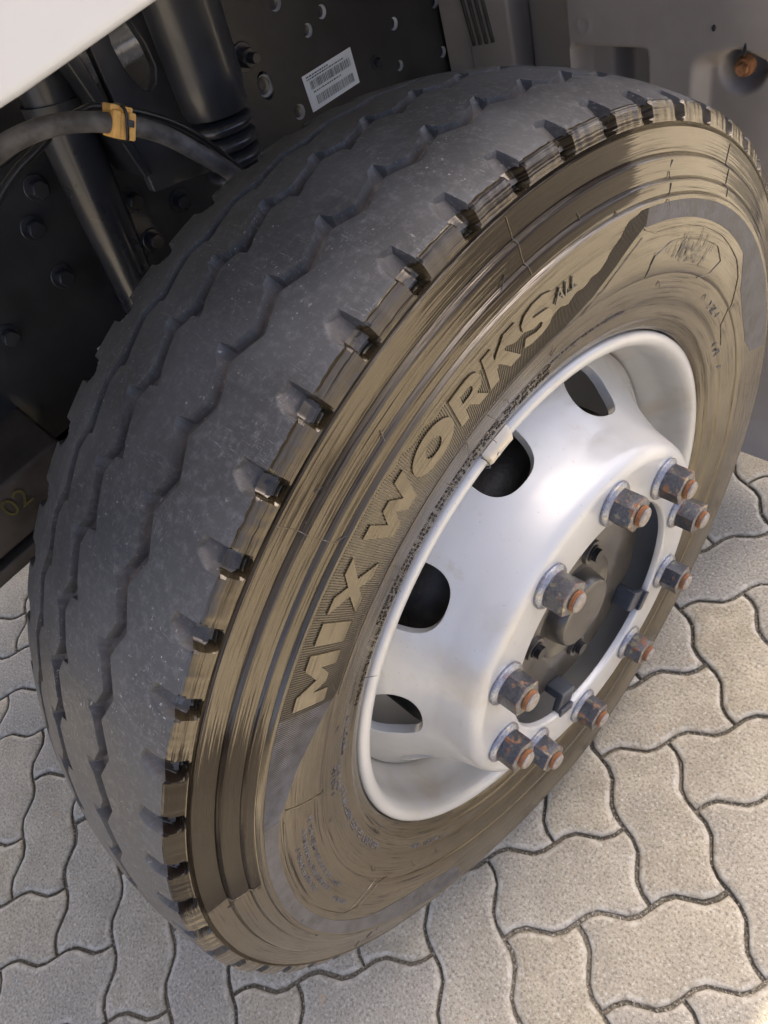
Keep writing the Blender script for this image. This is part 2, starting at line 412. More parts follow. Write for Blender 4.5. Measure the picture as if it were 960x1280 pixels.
# outer sidewall from the bead up to the shoulder
prof = [(-.014, .3000), (-.005, .3018), (.0000, .3040), (.0028, .3080), (.0042, .3120), (.0058, .3150), (.0068, .3158), (.0074, .3175), (.0086, .3240), (.0100, .3300),
        (.0112, .3335), (.0121, .3345), (.0128, .3365), (.0148, .3450), (.0166, .3530), (.0180, .3595), (.0192, .3605), (.0200, .3625), (.0213, .3720), (.0224, .3830),
        (.0231, .3950), (.0235, .4080), (.0233, .4205), (.0236, .4225), (.0236, .4238), (.0228, .4246), (.0208, .4252), (.0200, .4256), (.0203, .4262),
        (.0200, .4290), (.0192, .4330), (.0189, .4342), (.0181, .4350), (.0164, .4357), (.0156, .4362), (.0160, .4370),
        (.0154, .4410), (.0145, .4460), (.0140, .4490), (.0138, .4500), (.0130, .4510), (.0100, .4519), (.0084, .4525), (.0090, .4535),
        (.0084, .4580), (.0077, .4640), (.0072, .4690), (.0071, .4706), (.0046, .4714), (.0036, .4722), (.0046, .4730), (.0060, .4742)]
SP = sorted([(r, x) for x, r in prof])
def side_x(r): return float(np.interp(r, [p[0] for p in SP], [p[1] for p in SP]))
for x, r in prof: col(x, r, 1)
# shoulder blocks' side face, cut by the notches
for x, r, hw, dd in ((.0057, .4755, .80, .8), (.0050, .4775, .86, .97), (.0034, .4815, .94, 1), (.0018, .4850, 1.0, 1), (-.0002, .4878, 1.05, 1)):
    d = notch(hw) * dd; col(x + wob * .5 - d * .92, r - d * .45, 1)
for x in (-.0024, -.0045, -.0070, -.0095, -.0115, -.0133, -.0150, -.0165, -.0179, -.0190, -.0198, -.0205, -.0210, -.0214, -.0218, -.0222, -.0240, -.030, -.042):
    # teardrop slot: its rounded tip lies at x = -.0222
    f = float(np.clip((x + .0222) / .0200, 0, 1))
    hu = 1.0 * min(1, f / .10); hl = 1.1 * min(1, .25 * (f > 0) + .75 * f / .55)
    d = D_N * min(1, .30 + .75 * f) * np.clip((hu + ds_) / .14, 0, 1) * np.clip((hl + .12 - ds_) / .50, 0, 1) if f > 0 else zero_
    col(x + wob * np.clip((x + .012) / .009, 0, 1), crown(x) - (.0006 if x > -.003 else 0) - d, 0, np.clip(d / D_N * 2, 0, .34))
def groove(xc, amp, half, depth, nl, nr):
    zz = (Z - .5) * 2 * amp
    xr = xc + half + zz + nr; xl = xc - half + zz - nl
    fr = xc + half * .84 + zz + nr * .22; fl = xc - half * .84 + zz - nl * .22
    dr_, dl_ = depth * (1 - .35 * (nr > .0004)), depth * (1 - .35 * (nl > .0004))
    col(xr + .0012, crown(xr), 0); col(xr, crown(xr) - .0001, 0, .15)
    col(fr, crown(fr) - depth * .88, 0, .45); col(fr * .72 + fl * .28, crown(fr) - depth, 0, 1); col(fr * .28 + fl * .72, crown(fl) - depth, 0, 1); col(fl, crown(fl) - depth * .88, 0, .45)
    col(xl, crown(xl) - .0001, 0, .15); col(xl - .0012, crown(xl), 0)
zero = np.zeros_like(th)
groove(-.0640, .0052, .0060, .0100, nickL(.0098), zero)
col(-.085, crown(-.085), 0); col(-.105, crown(-.105), 0)
groove(-.1255, .0048, .0058, .0098, nickL(.0092), nickR(.0090))
col(-.147, crown(-.147), 0)
groove(-.1705, .0038, .0048, .0080, zero, nickR(.0050))
for x, hw, dd in ((-.190, 0, 0), (-.201, 0, 0), (-.2035, .4, .6), (-.2065, .8, .9), (-.211, 1.05, 1), (-.2165, 1.1, 1), (-.2206, 1.1, 1)):
    d = notch(hw) * dd; col(x, crown(x) - d, 0, d / D_N)
for x, r, hw in ((-.2226, .4875, 1.1), (-.2255, .483, 1.1), (-.229, .478, 1.0)):
    d = notch(hw); col(x + d * .9, r - d * .4, 1)
for x, r in ((-.2318, .4745), (-.233, .470), (-.237, .458), (-.242, .435), (-.2455, .41), (-.244, .38), (-.236, .345), (-.226, .31), (-.215, .300)): col(x, r, 1)
X = np.stack([c[0] for c in cols], 0); RR = np.stack([c[1] for c in cols], 0)   # [col, th]
nc = len(cols)
A = np.radians(th); Y = RR * np.cos(A); ZZ = RR * np.sin(A) + H
flat = ZZ < .0022; ZZ = np.maximum(ZZ, .0022)
# the loaded sidewall bulges a little above the contact patch
bul = np.exp(-((th + 90) / 24.) ** 2) + np.exp(-((th - 270) / 24.) ** 2)
X = X + (bul[None, :] * .006) * np.clip((RR - .31) / .06, 0, 1) * np.clip((.485 - RR) / .05, 0, 1) * np.sign(X + .112)
vid = (np.arange(nc)[:, None] * NTH + (np.arange(NTH + 1) % NTH)[None, :])
verts = np.stack([X[:, :NTH], Y[:, :NTH], ZZ[:, :NTH]], -1).reshape(-1, 3)
a = vid[:-1, :-1].ravel(); b = vid[1:, :-1].ravel(); c = vid[1:, 1:].ravel(); d = vid[:-1, 1:].ravel()
faces = np.stack([a, d, c, b], 1)
me = bpy.data.meshes.new('tyre'); me.from_pydata(verts.tolist(), [], faces.tolist())
mi = np.repeat(np.array([cc[2] for cc in cols[:-1]]), NTH)
# inside of the notches takes the dusty rubber on the tread side
me.shade_smooth()
ds = np.concatenate([[0], np.cumsum(np.hypot(np.diff([c_[0].mean() for c_ in cols]), np.diff([c_[1].mean() for c_ in cols])))])
uvl = me.uv_layers.new(name='polar')
fi = np.arange(len(faces)); ci = fi // NTH; ti = fi % NTH
uv = np.empty((len(faces), 4, 2))
for k, (dc, dt) in enumerate(((0, 0), (0, 1), (1, 1), (1, 0))):
    uv[:, k, 0] = (ti + dt) / NTH; uv[:, k, 1] = ds[ci + dc]
uvl.data.foreach_set('uv', uv.ravel())
sm_ = lambda a_, b_, v: np.clip((v - a_) / (b_ - a_), 0, 1)
rV, tV = RR[:, :NTH], np.broadcast_to(th[None, :NTH], (nc, NTH))
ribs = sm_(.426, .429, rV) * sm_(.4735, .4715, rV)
bare_and_reflection = ribs * np.maximum.reduce([sm_(131, 145, tV) * sm_(161.5, 159.9, tV), sm_(68.5, 73.5, tV) * sm_(104, 84, tV) * .9, sm_(104, 112, tV) * sm_(124, 116, tV) * .30, sm_(30, 34, tV) * sm_(58, 44, tV) * .55]) + .16 * ribs  # dark reflections on the ribs, painted in as patches at set angles
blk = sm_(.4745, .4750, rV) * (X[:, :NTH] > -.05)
bare_and_reflection = np.maximum(bare_and_reflection, blk * np.maximum.reduce([sm_(135, 141, tV) * sm_(162, 158, tV) * .95, sm_(62, 68, tV) * sm_(104, 88, tV) * .5, tV * 0 + .1]))  # the same painted dark reflections carried onto the block faces
ba = me.attributes.new('bare_and_reflection', 'FLOAT', 'POINT'); ba.data.foreach_set('value', bare_and_reflection.astype(np.float32).ravel())
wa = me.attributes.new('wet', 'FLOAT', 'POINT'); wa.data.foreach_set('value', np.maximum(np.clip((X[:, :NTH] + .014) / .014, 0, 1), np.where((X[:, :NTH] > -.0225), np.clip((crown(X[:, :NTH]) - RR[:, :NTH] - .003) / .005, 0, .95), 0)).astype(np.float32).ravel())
da = me.attributes.new('dust', 'FLOAT', 'POINT'); da.data.foreach_set('value', np.stack([c_[3] for c_ in cols], 0)[:, :NTH].astype(np.float32).ravel())
me.polygons.foreach_set('material_index', mi.astype(np.int32))
me.update(); me.set_sharp_from_angle(angle=R_(32))
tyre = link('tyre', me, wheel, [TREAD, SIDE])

def wrap(bm, th0, r0, lift, step=.004, uvs=True, thick=.0010):
    """lay a flat drawing (x along the arc in metres at radius r0, y outward) on the sidewall as a raised slab"""
    xs = [v.co.x for v in bm.verts]; ys = [v.co.y for v in bm.verts]
    for axis, lo, hi in ((0, min(xs), max(xs)), (1, min(ys), max(ys))):
        k = lo + step
        while k < hi:
            bmesh.ops.bisect_plane(bm, geom=bm.verts[:] + bm.edges[:] + bm.faces[:], plane_co=(k, 0, 0) if axis == 0 else (0, k, 0), plane_no=(1, 0, 0) if axis == 0 else (0, 1, 0)); k += step
    bmesh.ops.recalc_face_normals(bm, faces=bm.faces)
    uvl = bm.loops.layers.uv.new('polar')
    for f in bm.faces:
        for l in f.loops:
            l[uvl].uv = ((th0 - math.degrees(l.vert.co.x / r0) + 90) / 360, r0 + l.vert.co.y)
    ex = bmesh.ops.extrude_face_region(bm, geom=bm.faces[:])
    top = {e for e in ex['geom'] if isinstance(e, bmesh.types.BMVert)}
    for v in bm.verts:
        an = R_(th0) - v.co.x / r0; r = r0 + v.co.y
        v.co = pol(side_x(r) + lift + (thick if v in top else 0), r, an)
    return bm
# letters M I X W O R K S: outlines in a 1 x 1 box, wide and heavy
LET = {
 'M': [[(0, 0), (.26, 0), (.26, .50), (.42, .16), (.58, .16), (.74, .50), (.74, 0), (1, 0), (1, 1), (.74, 1), (.50, .52), (.26, 1), (0, 1)]],
 'I': [[(0, 0), (1, 0), (1, 1), (0, 1)]],
 'X': [[(0, 0), (.30, 0), (.50, .30), (.70, 0), (1, 0), (.66, .5), (1, 1), (.70, 1), (.50, .70), (.30, 1), (0, 1), (.34, .5)]],
 'W': [[(.16, 0), (.38, 0), (.50, .42), (.62, 0), (.84, 0), (1, 1), (.80, 1), (.71, .42), (.58, .84), (.42, .84), (.29, .42), (.20, 1), (0, 1)]],
 'O': [circ(.5, .5, .5, 36), circ(.5, .5, .19, 24, .22)],
 'R': [[(0, 0), (.27, 0), (.27, .32), (.42, .32), (.66, 0), (1, 0), (.70, .38), (.86, .46), (.93, .58), (.94, .72), (.88, .88), (.74, .97), (.58, 1), (0, 1)], [(.27, .54), (.27, .78), (.52, .78), (.62, .74), (.65, .66), (.62, .58), (.52, .54)]],
 'K': [[(0, 0), (.27, 0), (.27, .34), (.36, .44), (.66, 0), (1, 0), (.56, .62), (.96, 1), (.62, 1), (.27, .64), (.27, 1), (0, 1)]],
 'S': [[(.02, .10), (.30, 0), (.62, 0), (.86, .08), (.98, .24), (.96, .42), (.84, .54), (.40, .64), (.34, .70), (.40, .78), (.60, .79), (.86, .70), (.96, .90), (.70, 1), (.40, 1), (.14, .92), (.02, .76), (.04, .56), (.18, .46), (.58, .37), (.65, .30), (.60, .22), (.42, .21), (.10, .32)]],
}
R0 = .3800; LH = .0310
for ch, a0, a1 in (('M', 135.3, 128.9), ('I', 127.8, 125.4), ('X', 124.5, 118.6), ('W', 116.7, 109.5), ('O', 109.2, 102.6), ('R', 103.0 - .9, 97.4), ('K', 97.0, 91.6), ('S', 91.2, 85.9)):
    w = R_(a0 - a1) * R0
    bm = poly_bm([[(x * w, y * LH) for x, y in lp] for lp in LET[ch]])
    o = link('letter', bmmesh('letter', wrap(bm, a0, R0, .0002, .006, thick=.0010), 30, True), tyre, [LETTER])
# hatched band behind the letters: fine radial ridges between two arcs
def band_in(t):
    return float(np.interp(t, [69, 71, 74, 78, 83, 135, 140, 144, 148, 151], [.4060, .398, .384, .370, .3625, .3625, .378, .390, .398, .406]))
HG = mat_simple('grey_painted_glints', (.095, .093, .098), .38, var=.35, nscale=80)  # light grey stands in for sky glints on ridges and lettering
V, F = [], []
t = 69.0; switched = False
while t < 151:
    if t > 136 and not switched:
        switched = True; tag(link('hatched_band', mesh('hatched_band', V, F, 60), tyre, [HATCH]), kind='stuff'); V, F = [], []
    ri = band_in(t) + .0012; ro = .4206
    worn = np.interp(t, [69, 84, 88, 112, 120, 152], [1, 1, .75, .5, .1, 0])      # the outer half has been scrubbed away
    if t < 112: ro = float(np.interp(t, [69, 76, 86, 95, 104, 112], [.4206, ri + .018, ri + .022, .400, .412, .4206])) + .0012 * math.sin(t * 2.1)
    ro = min(ro, .4206)
    segs = 7; n0 = len(V)
    wd = .105 / 2
    for k in range(segs + 1):
        r = ri + (ro - ri) * k / segs
        x0 = side_x(r)
        V += [pol(x0 - .0004, r, R_(t - wd)), pol(x0 + .00055, r, R_(t - wd * .5)), pol(x0 + .00055, r, R_(t + wd * .5)), pol(x0 - .0004, r, R_(t + wd))]
    for k in range(segs):
        for q in range(3): F.append((n0 + 4 * k + q, n0 + 4 * k + q + 1, n0 + 4 * k + q + 5, n0 + 4 * k + q + 4))
    t += .27
tag(link('hatched_band', mesh('hatched_band', V, F, 60), tyre, [HG]), kind='stuff')
# base of the band and the dull strip that runs on round the wheel
def strip(name, t0, t1, fin, fout, mat, lift=.0002, step=.4, nr=8):
    V, F = [], []; ts = np.arange(t0, t1 + 1e-6, step)
    for t in ts:
        for k in range(nr + 1):
            r = fin(t) + (fout(t) - fin(t)) * k / nr; V.append(pol(side_x(r) + lift, r, R_(t)))
    for i in range(len(ts) - 1):
        for k in range(nr): F.append((i * (nr + 1) + k, i * (nr + 1) + k + 1, (i + 1) * (nr + 1) + k + 1, (i + 1) * (nr + 1) + k))
    return link(name, mesh(name, V, F, 60), tyre, [mat])
fin = lambda t: float(np.interp(t, [6, 9, 14, 22, 29, 33, 36, 45, 58, 64, 69], [.4150, .385, .374, .374, .380, .392, .4015, .4045, .4065, .4065, .4060]))
strip('dull_strip', 6, 69, fin, lambda t: .4206, STRIP)
fin2 = lambda t: float(np.interp(t, [151, 156, 170, 185, 196, 203, 212, 222, 226], [.4060, .4085, .4085, .4065, .402, .392, .384, .386, .4150]))
strip('dull_strip', 151, 226, fin2, lambda t: .4206, STRIP)
# tiny raised moulded characters, too worn to read, in rows round the bead
def marks(name, rows, mat, lift=.0002, thick=.0005):
    V, F = [], []
    for t0, t1, r0, h, fill in rows:
        t = t0
        while t < t1:
            cw = math.degrees(h * .62 / r0)
            if random.random() < fill:
                for _ in range(random.choice((2, 3, 3, 4))):
                    vertical = random.random() < .55
                    u, v = random.choice((0, .5, 1)), random.choice((0, .5, 1))
                    ww, hh = (.24, .6) if vertical else (.8, .17)
                    u0 = u * (1 - ww); v0 = v * (1 - hh); n0 = len(V)
                    for l in (0, thick):
                        for (p, q) in ((u0, v0), (u0 + ww, v0), (u0 + ww, v0 + hh), (u0, v0 + hh)):
                            r = r0 + q * h; V.append(pol(side_x(r) + lift + l - (.0003 if l == 0 else 0), r, R_(t + p * cw)))
                    F += [(n0 + 4, n0 + 5, n0 + 6, n0 + 7)] + [(n0 + i, n0 + (i + 1) % 4, n0 + 4 + (i + 1) % 4, n0 + 4 + i) for i in range(4)]
            t += cw * 1.28
    return tag(link(name, mesh(name, V, F), tyre, [mat]), kind='stuff')
marks('bead_lettering', [(84, 142, .3185, .0042, .93), (84, 128, .3250, .0042, .9)], MARK)
marks('moulded_lettering', [(143, 150, .3270, .006, .9), (158, 186, .3265, .0065, .85), (200, 214, .326, .005, .8), (151, 157, .334, .005, .9), (151, 157, .341, .005, .8),
      (155, 178, .3735, .0042, .92), (156, 176, .3815, .0042, .9), (159, 172, .3895, .0042, .9), (179, 184, .385, .004, .9), (30, 36, .342, .008, .7), (12, 22, .33, .007, .6), (66, 84, .330, .003, .7)], HG)  # glints on the small text painted as light grey
V, F = [], []
for _ in range(70):
    t_, r_ = random.gauss(54.5, 3.6), random.gauss(.376, .005); l_ = random.uniform(.003, .012); w_ = random.uniform(.03, .12); n0 = len(V); sl = random.uniform(-.6, .1)
    for (a_, b_) in ((-1, 0), (1, 0), (.6, 1), (-.6, 1)):
        r = r_ + b_ * l_; V.append(pol(side_x(r) + .0006 + .0001 * (_ % 5), r, R_(t_ + a_ * w_ + sl * b_)))
    F.append((n0, n0 + 1, n0 + 2, n0 + 3))
tag(link('scuff_marks', mesh('scuff_marks', V, F), tyre, [STRIP]), kind='stuff')
# worn small "ALL" after the S
def text_mesh(s, size, font_ext=0):
    cu = bpy.data.curves.new('t', 'FONT'); cu.body = s; cu.size = size; cu.resolution_u = 3
    o = bpy.data.objects.new('t', cu); COL.objects.link(o); dg = bpy.context.evaluated_depsgraph_get()
    m = bpy.data.meshes.new_from_object(o.evaluated_get(dg)); bpy.data.objects.remove(o); return m
bm = bmesh.new(); bm.from_mesh(text_mesh('ALL', .016)); 
link('small_lettering', bmmesh('small_lettering', wrap(bm, 85.6, .394, .0006, .003, thick=.0009), None), tyre, [MARK])
# raised outlines: the worn badge panel, info panel
def ridge(pts, rad=.0006):
    P = []
    for i in range(len(pts)):
        (t0, r0), (t1, r1) = pts[i], pts[min(i + 1, len(pts) - 1)]
        for k in range(6 if i < len(pts) - 1 else 1):
            f = k / 6; r = r0 + (r1 - r0) * f; P.append(pol(side_x(r) + .0002, r, R_(t0 + (t1 - t0) * f)))
    return tube('moulded_line', P, rad, 6, 60, True, 2)
lines = [[(69, .405), (66, .3985), (63, .3985), (55, .4005), (46, .3985), (37, .392), (33, .384), (29, .366), (26, .346), (20, .340)],
         [(65, .361), (64.5, .378), (61, .388), (53, .391), (46, .389), (42.5, .380), (44, .366), (47, .358)], [(69, .3985), (72, .386), (75.5, .372), (80, .3615), (90, .3608), (100, .3608), (120, .3608), (136, .361)],
         [(150, .400), (151, .388), (153, .358), (155, .352)], [(152, .402), (160, .4035), (175, .4025), (186, .398), (189, .390), (192, .362), (195, .358)], [(187, .394), (190, .360)]]
for L_ in lines: link('moulded_line', ridge(L_), tyre, [SIDE])
# mould seams across the ribs and hair-thin rubber vent stubs
for t in (117.8, 160.5, 203, 48.5, 88): link('mould_seam', ridge([(t, .428), (t + .3, .441), (t + .2, .456), (t + .4, .471)], .0004), tyre, [SIDE])
bm = bmesh.new()
spots = [(random.uniform(0, 220), random.choice((.312, .318, .336, .353, .428, .441, .456, .425, .345))) for _ in range(26)]
spots += [(117.6, .4285), (117.2, .452), (133.5, .3755), (125.5, .303), (119, .345), (107, .335), (85, .343), (79, .330), (65, .4225), (64, .433), (63.5, .4485), (40, .35), (28, .36)]
for t, r in spots:
    L_ = random.uniform(.004, .012); q = Vector(pol(side_x(r), r, R_(t)))
    d = Vector((random.uniform(.0, .35), *(Vector((math.cos(R_(t)), math.sin(R_(t)))) * -1 + Vector((random.gauss(0, .5), random.gauss(0, .5)))).normalized())).normalized()
    b_ = q + d * L_ * .5; w_ = d.cross(Vector((1, 0, 0))).normalized()
    bmesh.ops.create_cone(bm, cap_ends=True, segments=5, radius1=.00045, radius2=.00025, depth=L_, matrix=Matrix.Translation(b_ + Vector((.0005, 0, 0))) @ d.to_track_quat('Z', 'Y').to_matrix().to_4x4())
tag(link('vent_stubs', bmmesh('vent_stubs', bm, 60), tyre, [HATCH]), kind='stuff')

# rim: lip, bead seat and well
rim = link('rim', lathe('rim', [(-.016, .2985), (-.009, .3012), (-.003, .3020), (.0012, .3008), (.0032, .2978), (.0036, .2945), (.0026, .2908), (.0000, .2880), (-.005, .2856), (-.012, .2842),
     (-.026, .2825), (-.036, .2805), (-.044, .2765), (-.052, .2720), (-.062, .2695), (-.085, .2685), (-.15, .2600), (-.22, .2700)], 160, 50), wheel, [PAINT])
# disc: flat nut face, rounded edge, flared skirt with ten hand holes
face = [(.0455, .1395), (.0520, .1400), (.0538, .1425), (.0538, .1650), (.0538, .1880), (.0532, .1930), (.0515, .1970), (.0485, .2005), (.0440, .2032), (.0380, .2052), (.0280, .2082)]
skirt = [(.0280, .2082), (.0120, .2135), (.0, .2195), (-.012, .2262), (-.025, .2350), (-.040, .2475), (-.052, .2590), (-.060, .2690)]
ss = np.concatenate([[0], np.cumsum([math.hypot(skirt[i + 1][0] - skirt[i][0], skirt[i + 1][1] - skirt[i][1]) for i in range(len(skirt) - 1)])])
def skirt_pt(s, t): return pol(float(np.interp(s, ss, [p[0] for p in skirt])), float(np.interp(s, ss, [p[1] for p in skirt])), R_(t))
V, F = [], []
n = 160
for k in range(n):
    for x, r in face: V.append(pol(x, r, R_(2.25 * k - 2.25 * 4 + .0)))
m = len(face)
for k in range(n):
    for i in range(m - 1): F.append((k * m + i, ((k + 1) % n) * m + i, ((k + 1) % n) * m + i + 1, k * m + i + 1))
NUT0 = 2.66                                   # angle of one nut
s_c = float(np.interp(.026, [-p[0] for p in skirt], ss)); sm = ss[-1]
base_off = 0
for h in range(10):
    tc = NUT0 + 18 + 36 * h
    per = []
    for k in range(16): per.append((-18 + 36 * k / 16, 0))
    for k in range(16): per.append((18, sm * k / 16))
    for k in range(16): per.append((18 - 36 * k / 16, sm))
    for k in range(16): per.append((-18, sm - sm * k / 16))
    n0 = len(V); K = 9
    for (dt, s) in per:
        u = R_(dt) * .236; v = s - s_c
        an = math.atan2(v, u)
        ca, sa = math.cos(an), math.sin(an)
        rr = 1 / ((abs(ca) / .0345) ** 2.4 + (abs(sa) / .031) ** 2.4) ** (1 / 2.4)
        for q in range(K + 1):
            f = (q / K) ** 1.5
            uu = rr * ca * (1 - f) + u * f; vv = rr * sa * (1 - f) + v * f
            V.append(skirt_pt(s_c + vv, tc + math.degrees(uu / .236)))
    for i in range(64):
        for q in range(K): F.append((n0 + i * (K + 1) + q, n0 + ((i + 1) % 64) * (K + 1) + q, n0 + ((i + 1) % 64) * (K + 1) + q + 1, n0 + i * (K + 1) + q + 1))
# align the face ring with the skirt sectors
for k in range(n):
    for i, (x, r) in enumerate(face): V[k * m + i] = pol(x, r, R_(NUT0 + 2.25 * k))
me = mesh('wheel_disc', V, F, 40, True)
disc = link('wheel_disc', me, wheel, [PAINT])
bm = bmesh.new(); bm.from_mesh(me)
f0 = max(bm.faces, key=lambda f: f.calc_center_median().x)
if f0.normal.x < 0: bmesh.ops.reverse_faces(bm, faces=bm.faces)
bm.to_mesh(me); bm.free(); me.shade_smooth()
so = disc.modifiers.new('thickness', 'SOLIDIFY'); so.thickness = .010; so.offset = -1; so.use_even_offset = True
bv = disc.modifiers.new('edge', 'BEVEL'); bv.width = .0022; bv.segments = 3; bv.limit_method = 'ANGLE'; bv.angle_limit = R_(50)
wn = disc.modifiers.new('normals', 'WEIGHTED_NORMAL'); wn.keep_sharp = False
# stamped wear line at the weld
# balance weight clipped on the lip
V, F = [], []
wp = [(.0012, .3042), (.0050, .3018), (.0078, .2968), (.0072, .2915), (.0040, .2875), (-.003, .2850)]
ts = np.linspace(93.4, 99.6, 14)
for t_ in ts:
    e = min(1, min(t_ - 93.4, 99.6 - t_) / .35 + .55)
    for x, r in wp: V.append(pol(x * e + (1 - e) * .001, r, R_(t_)))
for i in range(13):
    for k in range(5): F.append((i * 6 + k, i * 6 + k + 1, i * 6 + k + 7, i * 6 + k + 6))
F += [tuple(range(6)), tuple(range(13 * 6, 14 * 6))]
wt = link('balance_weight', mesh('balance_weight', V, F, 40, True), rim, [WEIGHT])
bm = bmesh.new(); bmesh.ops.create_cone(bm, cap_ends=True, segments=16, radius1=.0018, radius2=.0018, depth=.0016, matrix=Matrix.Translation(pol(.0078, .2952, R_(97.6))) @ Matrix.Rotation(math.pi / 2, 4, 'Y'))
link('rivet', bmmesh('rivet', bm, 40), rim, [METAL])
link('wire_clip', tube('wire_clip', [pol(.004, .306, R_(100.2)), pol(.0065, .3025, R_(100.0)), pol(.0075, .297, R_(99.9)), pol(.006, .290, R_(99.9)), pol(.001, .286, R_(99.9))], .0007, 6), rim, [BLACK])

# hub behind the centre hole, and the brake drum seen through the hand holes
def cyl_x(bm, c, r, l, seg=16, r2=None):
    bmesh.ops.create_cone(bm, cap_ends=True, segments=seg, radius1=r, radius2=r2 if r2 else r, depth=l, matrix=Matrix.Translation(c) @ Matrix.Rotation(math.pi / 2, 4, 'Y'))
hub = link('hub_cover', lathe('hub_cover', [(-.05, .129), (.020, .129), (.0255, .1265), (.0275, .122), (.0275, .066), (.0235, .062), (.0215, .046), (.0215, .0001)], 96, 40), wheel, [HUBM])
link('hub_cap', lathe('hub_cap', [(.020, .047), (.030, .0455), (.0385, .0435), (.0415, .0415), (.0425, .038), (.0420, .030), (.0425, .0001)], 64, 40), hub, [HUBM])
for t_ in (62, 164, -98):
    c = Vector(pol(.029, .0765, R_(t_)))
    bm = bmesh.new(); cyl_x(bm, c, .0150, .006, 28, .0138); link('hub_boss', bmmesh('hub_boss', bm, 40), hub, [HUBM])
    bm = bmesh.new(); cyl_x(bm, c + Vector((.006, 0, 0)), .0078, .010, 16); cyl_x(bm, c + Vector((.0035, 0, 0)), .0100, .003, 20); link('hub_bolt', bmmesh('hub_bolt', bm, 30), hub, [CABLE])
drum = link('brake_drum', lathe('brake_drum', [(.002, .118), (.002, .150), (-.012, .172), (-.030, .196), (-.048, .205), (-.19, .207), (-.20, .20), (-.20, .10)], 96, 30), wheel, [DARKM])
V, F = [], []
t_ = -122.
ringprof = [(.0080, .119), (.0080, .149)]
link('hub_ring', lathe('hub_ring', [(.0120, .1285), (.0124, .140), (.0118, .150), (-.01, .152)], 96, 30), hub, [BLACKGLOSS])
rows = []
V, F = [], []
for k in range(13):
    t0 = -116 + k * 3.0 + random.uniform(-.3, .3)
    n0 = len(V); w_ = random.uniform(1.2, 2.2); dr = random.uniform(-.0008, .0008)
    for (dt, r) in ((0, .1315 + dr), (w_, .1318 + dr), (w_, .1352 + dr), (0, .1350 + dr)): V.append(pol(.0130, r, R_(t0 + dt)))
    F.append((n0, n0 + 1, n0 + 2, n0 + 3))
tag(link('hub_ring_print', mesh('hub_ring_print', V, F), hub, [WPRINT]), kind='stuff')
for t_ in (-47, -121):
    bm = bmesh.new(); ro = Matrix.Rotation(R_(t_), 3, 'X')
    box_bm(bm, ro @ Vector((.0470, .1265, 0)) + Vector((0, 0, H)), (.009, .030, .026), .002, ro)
    box_bm(bm, ro @ Vector((.0390, .1165, 0)) + Vector((0, 0, H)), (.024, .012, .0255), .002, ro)
    box_bm(bm, ro @ Vector((.0535, .1385, 0)) + Vector((0, 0, H)), (.004, .010, .0255), .001, ro)
    link('retaining_clip', bmmesh('retaining_clip', bm, 40), wheel, [CLIP])

# wheel nuts
def hexnut(h=.0215, af=.0330):
    R = af / math.sqrt(3); bm = bmesh.new()
    bmesh.ops.create_cone(bm, cap_ends=True, segments=6, radius1=R, radius2=R, depth=h, matrix=Matrix.Translation((h / 2, 0, 0)) @ Matrix.Rotation(math.pi / 2, 4, 'Y'))
    bmesh.ops.bevel(bm, geom=[e for e in bm.edges], offset=.0012, segments=2, affect='EDGES', profile=.6)
    for v in bm.verts:      # chamfered corners at the outer end
        r = math.hypot(v.co.y, v.co.z); lim = af / 2 * 1.01 + max(0, (h - v.co.x)) * 1.8
        if v.co.x > h * .7 and r > lim: v.co.y *= lim / r; v.co.z *= lim / r
    return bmmesh('wheel_nut', bm, 32)
def lathe_local(name, prof, n=32, smooth=35):
    V, F = [], []; m = len(prof)
    for k in range(n):
        a = 2 * math.pi * k / n; V += [(x, r * math.cos(a), r * math.sin(a)) for x, r in prof]
    for k in range(n):
        for i in range(m - 1): F.append((k * m + i, ((k + 1) % n) * m + i, ((k + 1) % n) * m + i + 1, k * m + i + 1))
    return mesh(name, V, F, smooth, True)
nut_me = hexnut(); nut_me.materials.append(NUT)
wash_me = lathe_local('washer', [(0, .0232), (.0022, .0236), (.0036, .0228), (.0052, .0196), (.0062, .0188), (.0062, .012)], 40, 30); wash_me.materials.append(WASHER)
thread = [(-.004, .0105)] + [(x_, .0106 if i % 2 == 0 else .0098) for i, x_ in enumerate(np.arange(.0, .0070, .0007))]
stud_me = lathe_local('stud', thread, 28, 60); stud_me.materials.append(STUD)
end_me = lathe_local('stud_end', [(.0068, .0100), (.0082, .0090), (.0088, .0075), (.0088, .0001)], 28, 40); end_me.materials.append(STUDEND)
for k in range(10):
    t_ = NUT0 + 36 * k
    nut = link('wheel_nut', nut_me, wheel); nut.location = pol(.0595, .1675, R_(t_)); nut.rotation_euler = (random.uniform(0, 6.28), random.gauss(0, .006), random.gauss(0, .006))
    for nm_, m_, dx in (('washer', wash_me, -.0057), ('stud', stud_me, .0195), ('stud_end', end_me, .0195)):
        o = link(nm_, m_, nut); o.location = (dx, 0, 0); o.rotation_euler = (random.uniform(0, 6.28), 0, 0)

